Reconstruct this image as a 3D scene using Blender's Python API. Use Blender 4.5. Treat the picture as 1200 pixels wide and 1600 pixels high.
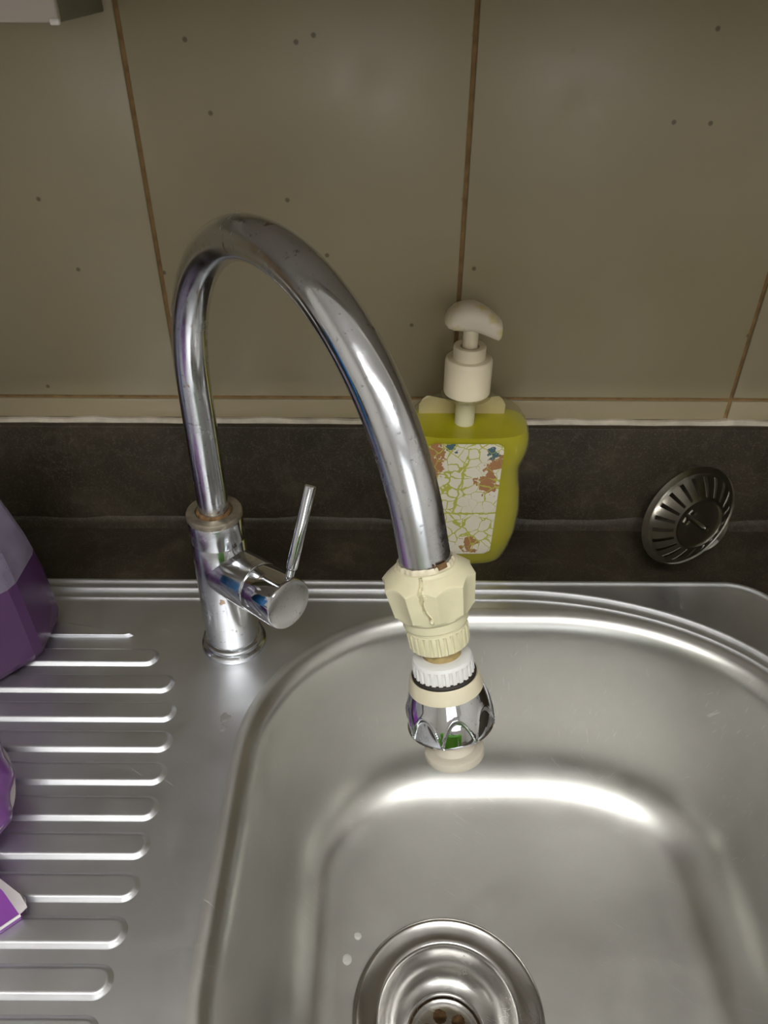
import bpy, math, random
from mathutils import Vector, Matrix
random.seed(7)
for o in list(bpy.data.objects): bpy.data.objects.remove(o)
S = bpy.context.scene
COL = S.collection
PI = math.pi
# ------------------------------------------------------------------ camera
F = 1202.0; PITCH = math.atan(1202/1620.0); ROLL = math.radians(0.3)
cam = bpy.data.cameras.new('camera'); camo = bpy.data.objects.new('camera', cam); COL.objects.link(camo)
cam.sensor_fit = 'VERTICAL'; cam.sensor_height = 36.0; cam.lens = 36.0*F/1600.0
cam.clip_start = 0.01; cam.clip_end = 50
fw = Vector((0, math.cos(PITCH), -math.sin(PITCH))); up0 = Vector((0, math.sin(PITCH), math.cos(PITCH))); rt0 = Vector((1, 0, 0))
rt = rt0*math.cos(ROLL)+up0*math.sin(ROLL); up = up0*math.cos(ROLL)-rt0*math.sin(ROLL)
M = Matrix((rt, up, -fw)).transposed().to_4x4(); M.translation = Vector((0, 0, 0.40))
camo.matrix_world = M
S.camera = camo
# ------------------------------------------------------------------ world and exposure
W = bpy.data.worlds.new('world'); S.world = W; W.use_nodes = True
W.node_tree.nodes['Background'].inputs[0].default_value = (0.75, 0.8, 0.9, 1)
W.node_tree.nodes['Background'].inputs[1].default_value = 0.15
S.view_settings.view_transform = 'Standard'; S.view_settings.look = 'None'
S.view_settings.gamma = 1.0; S.view_settings.use_curve_mapping = False
S.view_settings.exposure = 0.2
LAMP_POWER = 34.0          # radiance of the ceiling tube diffuser
FILL_WINDOW_POWER = 2.0         # fill light from the added window behind the camera
LAMP_COL = (1.0, 0.985, 0.96)

# ------------------------------------------------------------------ helpers
def tag(o, label=None, cat=None, group=None, kind=None):
    if label: o['label'] = label
    if cat: o['category'] = cat
    if group: o['group'] = group
    if kind: o['kind'] = kind
    return o

def mesh(name, V, Fc, mat, sharp=30, origin=(0, 0, 0), smooth=True):
    me = bpy.data.meshes.new(name)
    ox, oy, oz = origin
    me.from_pydata([(v[0]-ox, v[1]-oy, v[2]-oz) for v in V], [], Fc)
    me.validate()
    if smooth:
        me.shade_smooth()
        me.set_sharp_from_angle(angle=math.radians(sharp))
    if mat: me.materials.append(mat)
    return me

def recalc(me):
    import bmesh
    bm = bmesh.new(); bm.from_mesh(me); bmesh.ops.recalc_face_normals(bm, faces=bm.faces); bm.to_mesh(me); bm.free()

ORG = {}
def thing(name, label, cat, loc, group=None, kind=None):
    o = bpy.data.objects.new(name, None); COL.objects.link(o); o.location = loc; o.empty_display_size = 0.02
    ORG[o] = tuple(loc)
    return tag(o, label, cat, group, kind)

def solo(name, V, Fc, mat, label=None, cat=None, kind=None, sharp=30, group=None, loc=None, fix=False):
    if loc is None:
        n = len(V); loc = (sum(v[0] for v in V)/n, sum(v[1] for v in V)/n, min(v[2] for v in V))
    me = mesh(name, V, Fc, mat, sharp, loc)
    if fix: recalc(me); me.set_sharp_from_angle(angle=math.radians(sharp))
    o = bpy.data.objects.new(name, me); COL.objects.link(o); o.location = loc; ORG[o] = tuple(loc)
    return tag(o, label, cat, group, kind)

def part(parent, name, V, Fc, mat, sharp=30, label=None, fix=False, kind=None):
    r = parent
    while r.parent: r = r.parent
    me = mesh(name, V, Fc, mat, sharp, ORG[r])
    if fix: recalc(me); me.set_sharp_from_angle(angle=math.radians(sharp))
    o = bpy.data.objects.new(name, me); COL.objects.link(o); o.parent = parent
    return tag(o, label, None, None, kind)

class MB:
    def __init__(s): s.V = []; s.F = []
    def add(s, V, Fc):
        n = len(s.V); s.V += [tuple(v) for v in V]; s.F += [tuple(i+n for i in f) for f in Fc]; return s
    def __iter__(s): return iter((s.V, s.F))

def box(x0, x1, y0, y1, z0, z1, b=0.0):
    """box with chamfered edges when b > 0"""
    if b <= 0:
        V = [(x, y, z) for z in (z0, z1) for y in (y0, y1) for x in (x0, x1)]
        return V, [(0, 2, 3, 1), (4, 5, 7, 6), (0, 1, 5, 4), (2, 6, 7, 3), (0, 4, 6, 2), (1, 3, 7, 5)]
    import bmesh
    bm = bmesh.new(); V, Fc = box(x0, x1, y0, y1, z0, z1)
    vs = [bm.verts.new(v) for v in V]
    for f in Fc: bm.faces.new([vs[i] for i in f])
    bmesh.ops.bevel(bm, geom=list(bm.edges), offset=b, segments=2, affect='EDGES', profile=0.5)
    bm.verts.index_update()
    R = [tuple(v.co) for v in bm.verts], [tuple(v.index for v in f.verts) for f in bm.faces]
    bm.free(); return R

def loft(loops, cap0=False, cap1=False, closed=True):
    V = []; Fc = []; n = len(loops[0])
    for L in loops: V += [tuple(p) for p in L]
    for k in range(len(loops)-1):
        for i in range(n if closed else n-1):
            j = (i+1) % n
            Fc.append((k*n+i, k*n+j, (k+1)*n+j, (k+1)*n+i))
    if cap0: Fc.append(tuple(range(n))[::-1])
    if cap1: Fc.append(tuple((len(loops)-1)*n+i for i in range(n)))
    return V, Fc

def frame(axis):
    a = Vector(axis).normalized()
    u = a.cross(Vector((1, 0, 0)) if abs(a.x) < 0.9 else Vector((0, 1, 0))).normalized()
    v = a.cross(u)
    return a, u, v

def lathe(prof, org, axis=(0, 0, 1), seg=64, cap0=False, cap1=False, rfun=None):
    """prof: list of (r, s) along the axis; rfun(theta, r, s, k) may shape the radius"""
    a, u, v = frame(axis); O = Vector(org); loops = []
    for k, (r, s) in enumerate(prof):
        L = []
        for i in range(seg):
            t = 2*PI*i/seg
            rr = rfun(t, r, s, k) if rfun else r
            L.append(O+a*s+(u*math.cos(t)+v*math.sin(t))*rr)
        loops.append(L)
    return loft(loops, cap0, cap1)

def tube(path, rad, seg=32, cap=True):
    loops = []; P = [Vector(p) for p in path]; n = len(P)
    T = [(P[min(i+1, n-1)]-P[max(i-1, 0)]).normalized() for i in range(n)]
    u = T[0].cross(Vector((1, 0, 0)) if abs(T[0].x) < 0.9 else Vector((0, 1, 0))).normalized()
    for i in range(n):
        u = (u-T[i]*u.dot(T[i])).normalized(); v = T[i].cross(u)
        r = rad[i] if hasattr(rad, '__len__') else rad
        loops.append([P[i]+(u*math.cos(2*PI*k/seg)+v*math.sin(2*PI*k/seg))*r for k in range(seg)])
    return loft(loops, cap, cap)

def rrect(x0, x1, y0, y1, z, radii, o=0.0, n=28, ns=14):
    """rounded rectangle, ccw from the right side; radii for corners (right-back, left-back, left-front, right-front) as (rx, ry); o = inward offset"""
    x0 += o; x1 -= o; y0 += o; y1 -= o
    R = [(max(a-o, 0.002), max(b-o, 0.002)) for a, b in radii]
    cs = [(x1-R[0][0], y1-R[0][1], 0), (x0+R[1][0], y1-R[1][1], 90), (x0+R[2][0], y0+R[2][1], 180), (x1-R[3][0], y0+R[3][1], 270)]
    L = []
    for (cx, cy, a0), (rx, ry) in zip(cs, R):
        L.append([(cx+rx*math.cos(math.radians(a0+90*i/n)), cy+ry*math.sin(math.radians(a0+90*i/n))) for i in range(n+1)])
    out = []
    for k in range(4):
        out += L[k]
        p, q = L[k][-1], L[(k+1) % 4][0]
        out += [(p[0]+(q[0]-p[0])*i/ns, p[1]+(q[1]-p[1])*i/ns) for i in range(1, ns)]
    return [(x, y, z) for x, y in out]

# ------------------------------------------------------------------ materials
def newmat(name):
    m = bpy.data.materials.new(name); m.use_nodes = True
    nt = m.node_tree; b = nt.nodes['Principled BSDF']
    return m, nt, b

def setp(b, **k):
    names = dict(col='Base Color', rough='Roughness', metal='Metallic', spec='Specular IOR Level', trans='Transmission Weight', ior='IOR', alpha='Alpha', sss='Subsurface Weight', coat='Coat Weight', coatr='Coat Roughness')
    for q, v in k.items():
        b.inputs[names[q]].default_value = (*v, 1) if q == 'col' and len(v) == 3 else v

def coords(nt, scale=(1, 1, 1), kind='Object'):
    # world position, so that neighbouring meshes carry one continuous pattern
    g = nt.nodes.new('ShaderNodeNewGeometry'); mp = nt.nodes.new('ShaderNodeMapping'); mp.inputs['Scale'].default_value = scale
    nt.links.new(g.outputs['Position'], mp.inputs['Vector']); return mp.outputs['Vector']

def noise(nt, vec, scale, detail=3, rough=0.55, dist=0):
    n = nt.nodes.new('ShaderNodeTexNoise'); n.inputs['Scale'].default_value = scale; n.inputs['Detail'].default_value = detail
    n.inputs['Roughness'].default_value = rough; n.inputs['Distortion'].default_value = dist
    nt.links.new(vec, n.inputs['Vector']); return n.outputs['Fac']

def ramp(nt, fac, stops):
    r = nt.nodes.new('ShaderNodeValToRGB'); e = r.color_ramp.elements
    while len(e) < len(stops): e.new(0.5)
    for q, (p, c) in zip(e, stops):
        q.position = p; q.color = (*c, 1) if hasattr(c, '__len__') else (c, c, c, 1)
    nt.links.new(fac, r.inputs['Fac']); return r.outputs['Color']

def bump(nt, b, h, strength=0.2, dist=0.001):
    n = nt.nodes.new('ShaderNodeBump'); n.inputs['Strength'].default_value = strength; n.inputs['Distance'].default_value = dist
    nt.links.new(h, n.inputs['Height']); nt.links.new(n.outputs['Normal'], b.inputs['Normal']); return n

def mix(nt, fac, a, b_):
    m = nt.nodes.new('ShaderNodeMix'); m.data_type = 'RGBA'
    for s, v in ((m.inputs['Factor'], fac), (m.inputs['A'], a), (m.inputs['B'], b_)):
        if hasattr(v, 'is_linked'): nt.links.new(v, s)
        else: s.default_value = v if not hasattr(v, '__len__') else (*v, 1)
    return m.outputs['Result']

def math_(nt, op, a, b_=0.0, c=None):
    m = nt.nodes.new('ShaderNodeMath'); m.operation = op
    for i, v in enumerate((a, b_) if c is None else (a, b_, c)):
        if hasattr(v, 'is_linked'): nt.links.new(v, m.inputs[i])
        else: m.inputs[i].default_value = v
    return m.outputs[0]

def simple(name, col, rough=0.5, metal=0.0, nz=0.06, nscale=40, bmp=0.0, **k):
    m, nt, b = newmat(name); setp(b, rough=rough, metal=metal, **k)
    v = coords(nt); f = noise(nt, v, nscale, 4)
    c = [ramp(nt, f, [(0.3, tuple(x*(1-nz) for x in col)), (0.7, tuple(min(1, x*(1+nz)) for x in col))])][0]
    nt.links.new(c, b.inputs['Base Color'])
    if bmp: bump(nt, b, f, bmp, 0.0006)
    return m

def stainless(name, rlo, rhi, brush=(40, 700, 700), col=(0.69, 0.70, 0.72), bs=0.012, wear=0.0):
    m, nt, b = newmat(name); setp(b, metal=1.0, col=col)
    v1 = coords(nt, brush); f1 = noise(nt, v1, 3.0, 4, 0.6)
    v2 = coords(nt); f2 = noise(nt, v2, 22, 5, 0.65)
    def streak(ang, sc_, lo):
        mp = nt.nodes.new('ShaderNodeMapping'); mp.inputs['Rotation'].default_value = (0, 0, ang); nt.links.new(v2, mp.inputs['Vector'])
        m2 = nt.nodes.new('ShaderNodeMapping'); m2.inputs['Scale'].default_value = sc_; nt.links.new(mp.outputs['Vector'], m2.inputs['Vector'])
        return ramp(nt, noise(nt, m2.outputs['Vector'], 1.0, 2, 0.5), [(lo, 0.0), (lo+0.05, 1.0)])
    msk = ramp(nt, noise(nt, v2, 13, 3), [(0.46, 0.0), (0.62, 1.0)])
    scr = math_(nt, 'MULTIPLY', math_(nt, 'MAXIMUM', streak(0.6, (45, 1300, 60), 0.68), streak(-0.25, (60, 1500, 60), 0.69)), msk)
    r = ramp(nt, math_(nt, 'ADD', math_(nt, 'MULTIPLY', f1, 0.25), math_(nt, 'MULTIPLY', f2, 0.75)), [(0.3, rlo), (0.7, rhi)])
    r = math_(nt, 'ADD', r, math_(nt, 'MULTIPLY', scr, 0.18))
    if wear:
        gn = nt.nodes.new('ShaderNodeNewGeometry'); sn_ = nt.nodes.new('ShaderNodeSeparateXYZ'); nt.links.new(gn.outputs['Normal'], sn_.inputs[0])
        r = math_(nt, 'ADD', r, ramp(nt, sn_.outputs['Z'], [(0.90, 0.0), (0.995, wear)]))
    nt.links.new(r, b.inputs['Roughness'])
    cc = ramp(nt, f2, [(0.25, tuple(x*0.93 for x in col)), (0.75, tuple(x*1.05 for x in col))])
    cc = mix(nt, math_(nt, 'MULTIPLY', scr, 0.7), cc, (0.85, 0.85, 0.85))
    nt.links.new(cc, b.inputs['Base Color'])
    bump(nt, b, f1, bs, 0.0004)
    return m

def chrome(name, col=(0.63, 0.645, 0.67), r0=0.08, r1=0.30, lo=0.36, hi=0.66, scale=30, rust=0.0):
    m, nt, b = newmat(name); setp(b, metal=1.0)
    v = coords(nt); f = noise(nt, v, scale, 6, 0.7)
    r = ramp(nt, f, [(lo, r0), (hi, r1)]); nt.links.new(r, b.inputs['Roughness'])
    f2 = noise(nt, coords(nt), 420, 2, 0.6)
    cc = ramp(nt, f2, [(0.27, tuple(x*0.55 for x in col)), (0.36, col)])
    if rust:
        cc = mix(nt, ramp(nt, noise(nt, coords(nt), 130, 2), [(0.70, 0.0), (0.76, rust)]), cc, (0.25, 0.13, 0.04))
    nt.links.new(cc, b.inputs['Base Color'])
    return m

MAT = {}
# glazed wall tile, greige, with sparse dark specks
m, nt, b = newmat('tile_glaze'); setp(b, rough=0.32, spec=0.4)
v = coords(nt); base = ramp(nt, noise(nt, v, 6, 4), [(0.3, (0.315, 0.263, 0.160)), (0.7, (0.345, 0.288, 0.178))])
vo = nt.nodes.new('ShaderNodeTexVoronoi'); vo.voronoi_dimensions = '2D'; vo.inputs['Scale'].default_value = 22
sxw = nt.nodes.new('ShaderNodeSeparateXYZ'); cmb = nt.nodes.new('ShaderNodeCombineXYZ'); nt.links.new(v, sxw.inputs[0]); nt.links.new(sxw.outputs['X'], cmb.inputs['X']); nt.links.new(sxw.outputs['Z'], cmb.inputs['Y']); nt.links.new(cmb.outputs[0], vo.inputs['Vector'])
sp = ramp(nt, vo.outputs['Distance'], [(0.022, 1.0), (0.042, 0.0)])
sel = ramp(nt, vo.outputs['Color'], [(0.62, 0.0), (0.64, 1.0)])
base = mix(nt, math_(nt, 'MULTIPLY', math_(nt, 'MULTIPLY', sp, sel), 0.7), base, (0.06, 0.04, 0.015))
nt.links.new(base, b.inputs['Base Color'])
nt.links.new(ramp(nt, noise(nt, v, 30, 3), [(0.3, 0.28), (0.7, 0.42)]), b.inputs['Roughness'])
MAT['tile'] = m
MAT['grout'] = simple('grout', (0.26, 0.155, 0.06), 0.9, nz=0.25, nscale=120)
MAT['silicone'] = simple('silicone', (0.42, 0.37, 0.29), 0.5, nz=0.2, nscale=90)
MAT['plaster'] = simple('plaster', (0.76, 0.74, 0.70), 0.8, nz=0.04, nscale=5)
MAT['ceiling'] = simple('ceiling_paint', (0.80, 0.79, 0.78), 0.9, nz=0.02, nscale=5)
MAT['floor'] = simple('floor_tile', (0.20, 0.17, 0.14), 0.4, nz=0.15, nscale=8)
MAT['cab'] = simple('cabinet_laminate', (0.50, 0.44, 0.37), 0.45, nz=0.04, nscale=12)
MAT['cabshade'] = simple('cabinet_side_shaded', (0.19, 0.175, 0.11), 0.5, nz=0.05, nscale=12)  # shade on the box's side face, put into the colour as a darker green-grey
MAT['cabtip'] = simple('cabinet_edge', (0.85, 0.82, 0.75), 0.3)
# dark stone
m, nt, b = newmat('dark_stone'); setp(b, rough=0.45, spec=0.2)
v = coords(nt); f1 = noise(nt, v, 14, 6, 0.7, 0.4); f2 = noise(nt, v, 700, 2, 0.5)
c1 = ramp(nt, f1, [(0.3, (0.020, 0.0155, 0.0095)), (0.55, (0.034, 0.0265, 0.0165)), (0.75, (0.070, 0.056, 0.036))])
c1 = mix(nt, ramp(nt, f2, [(0.56, 0.0), (0.68, 0.35)]), c1, (0.11, 0.09, 0.06))
# wavy mineral marks of dried water
wv = noise(nt, v, 34, 2, 0.5, 1.2); ed = ramp(nt, math_(nt, 'ABSOLUTE', math_(nt, 'SUBTRACT', wv, 0.53)), [(0.0, 0.16), (0.03, 0.0)])
c1 = mix(nt, ed, c1, (0.10, 0.085, 0.06))
nt.links.new(c1, b.inputs['Base Color'])
nt.links.new(ramp(nt, f1, [(0.3, 0.35), (0.7, 0.6)]), b.inputs['Roughness'])
bump(nt, b, f2, 0.1, 0.0004)
MAT['stone'] = m
MAT['steel'] = stainless('brushed_steel', 0.38, 0.50)
MAT['bowl'] = stainless('brushed_steel_bowl', 0.31, 0.42, brush=(300, 300, 300), col=(0.61, 0.603, 0.575), bs=0.012, wear=0.20)
MAT['basket'] = simple('strainer_steel', (0.27, 0.25, 0.21), 0.30, 1.0, nz=0.15, nscale=60)
MAT['drain'] = stainless('drain_steel', 0.16, 0.30, brush=(80, 80, 80), col=(0.68, 0.67, 0.65))
MAT['chrome'] = chrome('worn_chrome', rust=0.8)
MAT['chrome2'] = chrome('knob_chrome', r0=0.03, r1=0.10)
MAT['capmetal'] = chrome('knob_cap_chrome', (0.64, 0.64, 0.63), 0.27, 0.31)
MAT['ringmetal'] = simple('limescaled_ring', (0.30, 0.26, 0.20), 0.45, 0.8, nz=0.3, nscale=150)
MAT['rust'] = simple('rust_scale', (0.13, 0.07, 0.025), 0.85, nz=0.5, nscale=300)
MAT['cream'] = simple('cream_plastic', (0.68, 0.635, 0.43), 0.42, nz=0.05, nscale=80, spec=0.4, sss=0.05)
MAT['cream2'] = simple('cream_plastic_pale', (0.64, 0.585, 0.43), 0.38, nz=0.06, nscale=90)
MAT['nozzle'] = simple('nozzle_plastic', (0.55, 0.505, 0.41), 0.38, nz=0.05, nscale=90)
MAT['white'] = simple('white_plastic', (0.74, 0.74, 0.72), 0.4, nz=0.04, nscale=80)
MAT['neck'] = simple('stained_neck', (0.34, 0.25, 0.10), 0.5, nz=0.3, nscale=200)
MAT['rubber'] = simple('black_rubber', (0.02, 0.016, 0.012), 0.6)
MAT['pump'] = simple('pump_plastic', (0.76, 0.67, 0.48), 0.38, nz=0.03, nscale=50)
m, nt, b = newmat('pump_head_plastic'); setp(b, rough=0.4)
f = noise(nt, coords(nt), 60, 3)
nt.links.new(ramp(nt, f, [(0.50, (0.72, 0.63, 0.50)), (0.66, (0.58, 0.48, 0.18))]), b.inputs['Base Color']); MAT['head'] = m
MAT['liquid'] = simple('green_soap', (0.40, 0.39, 0.012), 0.22, nz=0.08, nscale=20, sss=0.0)
MAT['dark'] = simple('dark_hole', (0.02, 0.012, 0.006), 0.7)
MAT['spot'] = simple('dried_soap_spot', (0.62, 0.61, 0.58), 0.7)
MAT['spot2'] = simple('faint_soap_mark', (0.30, 0.29, 0.28), 0.5, 0.3)
def clear(name, tint, rough, fac, body=None):
    m, nt, b = newmat(name); setp(b, col=body or tint, rough=rough, spec=0.5)
    tr = nt.nodes.new('ShaderNodeBsdfTransparent'); tr.inputs[0].default_value = (*tint, 1)
    mx = nt.nodes.new('ShaderNodeMixShader')
    lw = nt.nodes.new('ShaderNodeLayerWeight'); lw.inputs['Blend'].default_value = 0.25
    f = math_(nt, 'ADD', math_(nt, 'MULTIPLY', lw.outputs['Facing'], 0.5), fac)
    n = noise(nt, coords(nt), 40, 2); f = math_(nt, 'MULTIPLY', f, math_(nt, 'ADD', n, 0.5))
    nt.links.new(f, mx.inputs[0]); nt.links.new(tr.outputs[0], mx.inputs[1]); nt.links.new(b.outputs[0], mx.inputs[2])
    nt.links.new(mx.outputs[0], nt.nodes['Material Output'].inputs['Surface'])
    return m
MAT['clear'] = clear('clear_bottle', (0.90, 0.87, 0.74), 0.10, 0.0, (0.45, 0.43, 0.30))
MAT['clearviolet'] = clear('violet_bottle', (0.80, 0.74, 0.86), 0.2, 0.42, (0.36, 0.32, 0.42))
MAT['violet'] = simple('violet_liquid', (0.075, 0.026, 0.095), 0.25, nz=0.12, nscale=14)
MAT['foil'] = simple('purple_film', (0.16, 0.055, 0.22), 0.28, nz=0.5, nscale=28, coat=0.4)
MAT['purple'] = simple('purple_print', (0.20, 0.035, 0.30), 0.35, nz=0.06, nscale=30)
MAT['silver'] = simple('silver_film', (0.42, 0.39, 0.40), 0.35, 0.3)
MAT['backlabel'] = simple('back_label', (0.60, 0.53, 0.36), 0.6)
# cracked paper label
m, nt, b = newmat('cracked_label'); setp(b, rough=0.55)
v = coords(nt)
ve = nt.nodes.new('ShaderNodeTexVoronoi'); ve.feature = 'DISTANCE_TO_EDGE'; ve.inputs['Scale'].default_value = 115
wob = nt.nodes.new('ShaderNodeTexNoise'); wob.inputs['Scale'].default_value = 90; nt.links.new(v, wob.inputs['Vector'])
va = nt.nodes.new('ShaderNodeVectorMath'); va.operation = 'MULTIPLY_ADD'; va.inputs[1].default_value = (0.008,)*3
nt.links.new(wob.outputs['Color'], va.inputs[0]); nt.links.new(v, va.inputs[2]); nt.links.new(va.outputs[0], ve.inputs['Vector'])
wid = ramp(nt, noise(nt, v, 34, 2), [(0.42, 0.008), (0.70, 0.075)])
cr = math_(nt, 'LESS_THAN', ve.outputs['Distance'], wid)
sx = nt.nodes.new('ShaderNodeSeparateXYZ'); nt.links.new(v, sx.inputs[0])
# two long tears: one upright, one level
jit = math_(nt, 'MULTIPLY', math_(nt, 'SUBTRACT', noise(nt, v, 150, 3), 0.5), 0.006)
t1 = math_(nt, 'LESS_THAN', math_(nt, 'ABSOLUTE', math_(nt, 'ADD', math_(nt, 'SUBTRACT', math_(nt, 'SUBTRACT', sx.outputs['X'], 0.0545), math_(nt, 'MULTIPLY', math_(nt, 'SUBTRACT', sx.outputs['Z'], 0.07), 0.16)), jit)), 0.0009)
t1 = math_(nt, 'MULTIPLY', t1, math_(nt, 'GREATER_THAN', sx.outputs['Z'], 0.052))
t1 = math_(nt, 'MULTIPLY', t1, math_(nt, 'LESS_THAN', sx.outputs['Z'], 0.098))
t2 = math_(nt, 'LESS_THAN', math_(nt, 'ABSOLUTE', math_(nt, 'ADD', math_(nt, 'SUBTRACT', sx.outputs['Z'], 0.053), jit)), 0.0009)
cr = math_(nt, 'MAXIMUM', cr, math_(nt, 'MAXIMUM', t1, t2))
# brown print left in four blotches, a little blue ink
def blot(x, z, r, rag):
    d = math_(nt, 'SQRT', math_(nt, 'ADD', math_(nt, 'POWER', math_(nt, 'SUBTRACT', sx.outputs['X'], x), 2.0), math_(nt, 'POWER', math_(nt, 'MULTIPLY', math_(nt, 'SUBTRACT', sx.outputs['Z'], z), 0.8), 2.0)))
    d = math_(nt, 'ADD', d, math_(nt, 'MULTIPLY', math_(nt, 'SUBTRACT', rag, 0.5), 0.030))
    return math_(nt, 'LESS_THAN', d, r)
rag = noise(nt, v, 170, 3, 0.6)
br = None
for (x, z, r) in ((0.0360, 0.107, 0.0065), (0.0385, 0.095, 0.0060), (0.0765, 0.083, 0.0085), (0.0815, 0.097, 0.0050), (0.067, 0.022, 0.0055)):
    q = blot(x, z, r, rag); br = q if br is None else math_(nt, 'MAXIMUM', br, q)
bl = math_(nt, 'MAXIMUM', blot(0.048, 0.110, 0.0018, rag), blot(0.0790, 0.1035, 0.0012, rag))
c = ramp(nt, noise(nt, v, 30, 3), [(0.3, (0.55, 0.51, 0.40)), (0.7, (0.62, 0.58, 0.47))])
c = mix(nt, br, c, (0.30, 0.14, 0.055)); c = mix(nt, bl, c, (0.05, 0.10, 0.11)); c = mix(nt, cr, c, (0.36, 0.36, 0.05))
nt.links.new(c, b.inputs['Base Color']); MAT['label'] = m
# lamp
m, nt, b = newmat('lamp_diffuser'); setp(b, col=(0.9, 0.9, 0.9))
b.inputs['Emission Color'].default_value = (*LAMP_COL, 1); b.inputs['Emission Strength'].default_value = LAMP_POWER; MAT['lamp'] = m

# ------------------------------------------------------------------ the setting
WY = 0.530            # tile face
RX0, RX1, RY0, FZ, CZ = -1.5, 1.4, -2.3, -0.88, 1.50
solo('floor', *box(RX0, RX1, RY0, WY+0.1, FZ-0.05, FZ), MAT['floor'], kind='structure')
solo('ceiling', *box(RX0, RX1, RY0, WY+0.1, CZ, CZ+0.05), MAT['ceiling'], kind='structure')
solo('wall_left', *box(RX0-0.05, RX0, RY0, WY+0.1, FZ, CZ), MAT['plaster'], kind='structure')
solo('wall_right', *box(RX1, RX1+0.05, RY0, WY+0.1, FZ, CZ), MAT['plaster'], kind='structure')
solo('wall_front', *box(RX0, RX1, RY0-0.05, RY0, FZ, CZ), MAT['plaster'], kind='structure')
wall = solo('wall_back', *box(RX0, RX1, WY+0.0022, WY+0.1, FZ, CZ), MAT['grout'], kind='structure', loc=(0, WY, 0))
GX = [-0.1567-0.2122*2, -0.1567-0.2122, -0.1567, 0.0525, 0.2677, 0.2677+0.2135, 0.2677+0.2135*2]
GZ = [0.0985, 0.1160, 0.4180, 0.720]
part(wall, 'painted_plaster', *box(RX0, RX1, WY-0.004, WY+0.002, 0.722, CZ-0.001), MAT['plaster'], 50)
g = 0.0015
for i in range(len(GX)-1):
    for j in range(len(GZ)-1):
        z0 = GZ[j]+(g if j else 0); z1 = GZ[j+1]-g
        V, Fc = box(GX[i]+g, GX[i+1]-g, WY, WY+0.008, z0, z1, 0.0007)
        part(wall, 'tile', V, Fc, MAT['tile'], 50)
# silicone bead under the tiles
V = []; n = 120; Ls = []
for i in range(n+1):
    x = -0.75+1.5*i/n; w = 0.0018+0.0005*math.sin(i*1.7)+0.0004*math.sin(i*0.63)
    Ls.append([(x, WY+0.002, 0.0955), (x, WY-0.004, 0.0950), (x, WY-0.0045, 0.0950+w*0.6), (x, WY-0.002, 0.0955+w*1.6), (x, WY+0.002, 0.0958+w*1.6)])
V, Fc = loft(Ls, True, True); solo('trim_1', V, Fc, MAT['silicone'], kind='structure', fix=True)

# unseen window added behind the camera as soft cool fill light
MW = newmat('fill_light_pane'); MW[2].inputs['Emission Color'].default_value = (0.92, 0.96, 1.0, 1); MW[2].inputs['Emission Strength'].default_value = FILL_WINDOW_POWER
wn = solo('fill_window_1', *box(-0.30, 0.90, RY0+0.0005, RY0+0.012, 0.05, 1.15), MW[0], kind='structure')
for (x0, x1, z0, z1) in ((-0.35, -0.30, 0.0, 1.2), (0.90, 0.95, 0.0, 1.2), (-0.30, 0.90, 0.0, 0.05), (-0.30, 0.90, 1.15, 1.2), (0.28, 0.32, 0.05, 1.15)):
    part(wn, 'fill_window_frame', *box(x0, x1, RY0+0.0005, RY0+0.035, z0, z1, 0.003), MAT['white'], 40)

# wall cabinets over the sink, just above the frame, and the slim box under them at top left
wc = thing('wall_cabinet', 'beige wall cabinets hanging over the sink above the tap', 'cabinet', (0, 0.40, 0.398))
part(wc, 'carcass', *box(-1.40, 1.30, 0.272, 0.5295-0.004, 0.398, 0.72, 0.001), MAT['cab'], 50)
for i in range(6):
    x0 = -1.40+0.45*i
    part(wc, 'door', *box(x0+0.0015, x0+0.4485, 0.254, 0.2715, 0.398, 0.72, 0.002), MAT['cab'], 50)
c = thing('under_cabinet_box', 'slim beige box with a pale worn corner at the top left', 'box', (-0.5, 0.49, 0.366))
part(c, 'body', *box(-0.85, -0.1635, 0.458, 0.5295, 0.3665, 0.3975, 0.0008), MAT['cabshade'], 50)
part(c, 'front_panel', *box(-0.85, -0.1635, 0.4535, 0.458, 0.3665, 0.3975, 0.0012), MAT['cab'], 50)
part(c, 'corner_cap', *box(-0.1682, -0.1632, 0.4528, 0.4560, 0.3655, 0.3685, 0.0008), MAT['cabtip'], 50, label='worn pale corner of the box')

# countertop with an opening for the sink
CT = -0.003
ct = thing('countertop', 'dark stone worktop and upstand behind the steel sink', 'countertop', (0, 0.2, CT-0.03))
def ring(z, inner):
    L = rrect(-0.63, 0.285, -0.005, 0.436, z, [(0.03, 0.03)]*4) if inner else rrect(RX0+0.002, RX1-0.002, -0.12, 0.5290, z, [(0.003, 0.003)]*4)
    return L
V, Fc = loft([ring(CT-0.03, True), ring(CT, True), ring(CT, False), ring(CT-0.03, False), ring(CT-0.03, True)])
part(ct, 'slab', V, Fc, MAT['stone'], 40, fix=True)
part(ct, 'upstand', *box(RX0+0.002, RX1-0.002, 0.5205, 0.5295, CT, 0.0955, 0.001), MAT['stone'], 50)
Ls = []
for i in range(80):
    x = -0.8+1.6*i/79; k = 1+0.12*math.sin(i*0.9)+0.08*math.sin(i*2.3)
    Ls.append([(x, 0.5208, CT), (x, 0.5180-0.0006*k, CT), (x, 0.5186-0.0003*k, CT+0.0050*k), (x, 0.5192, CT+0.0100*k), (x, 0.5208, CT+0.0108*k)])
V, Fc = loft(Ls, True, True); part(ct, 'cove_strip', V, Fc, MAT['stone'], 60, fix=True)

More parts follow.
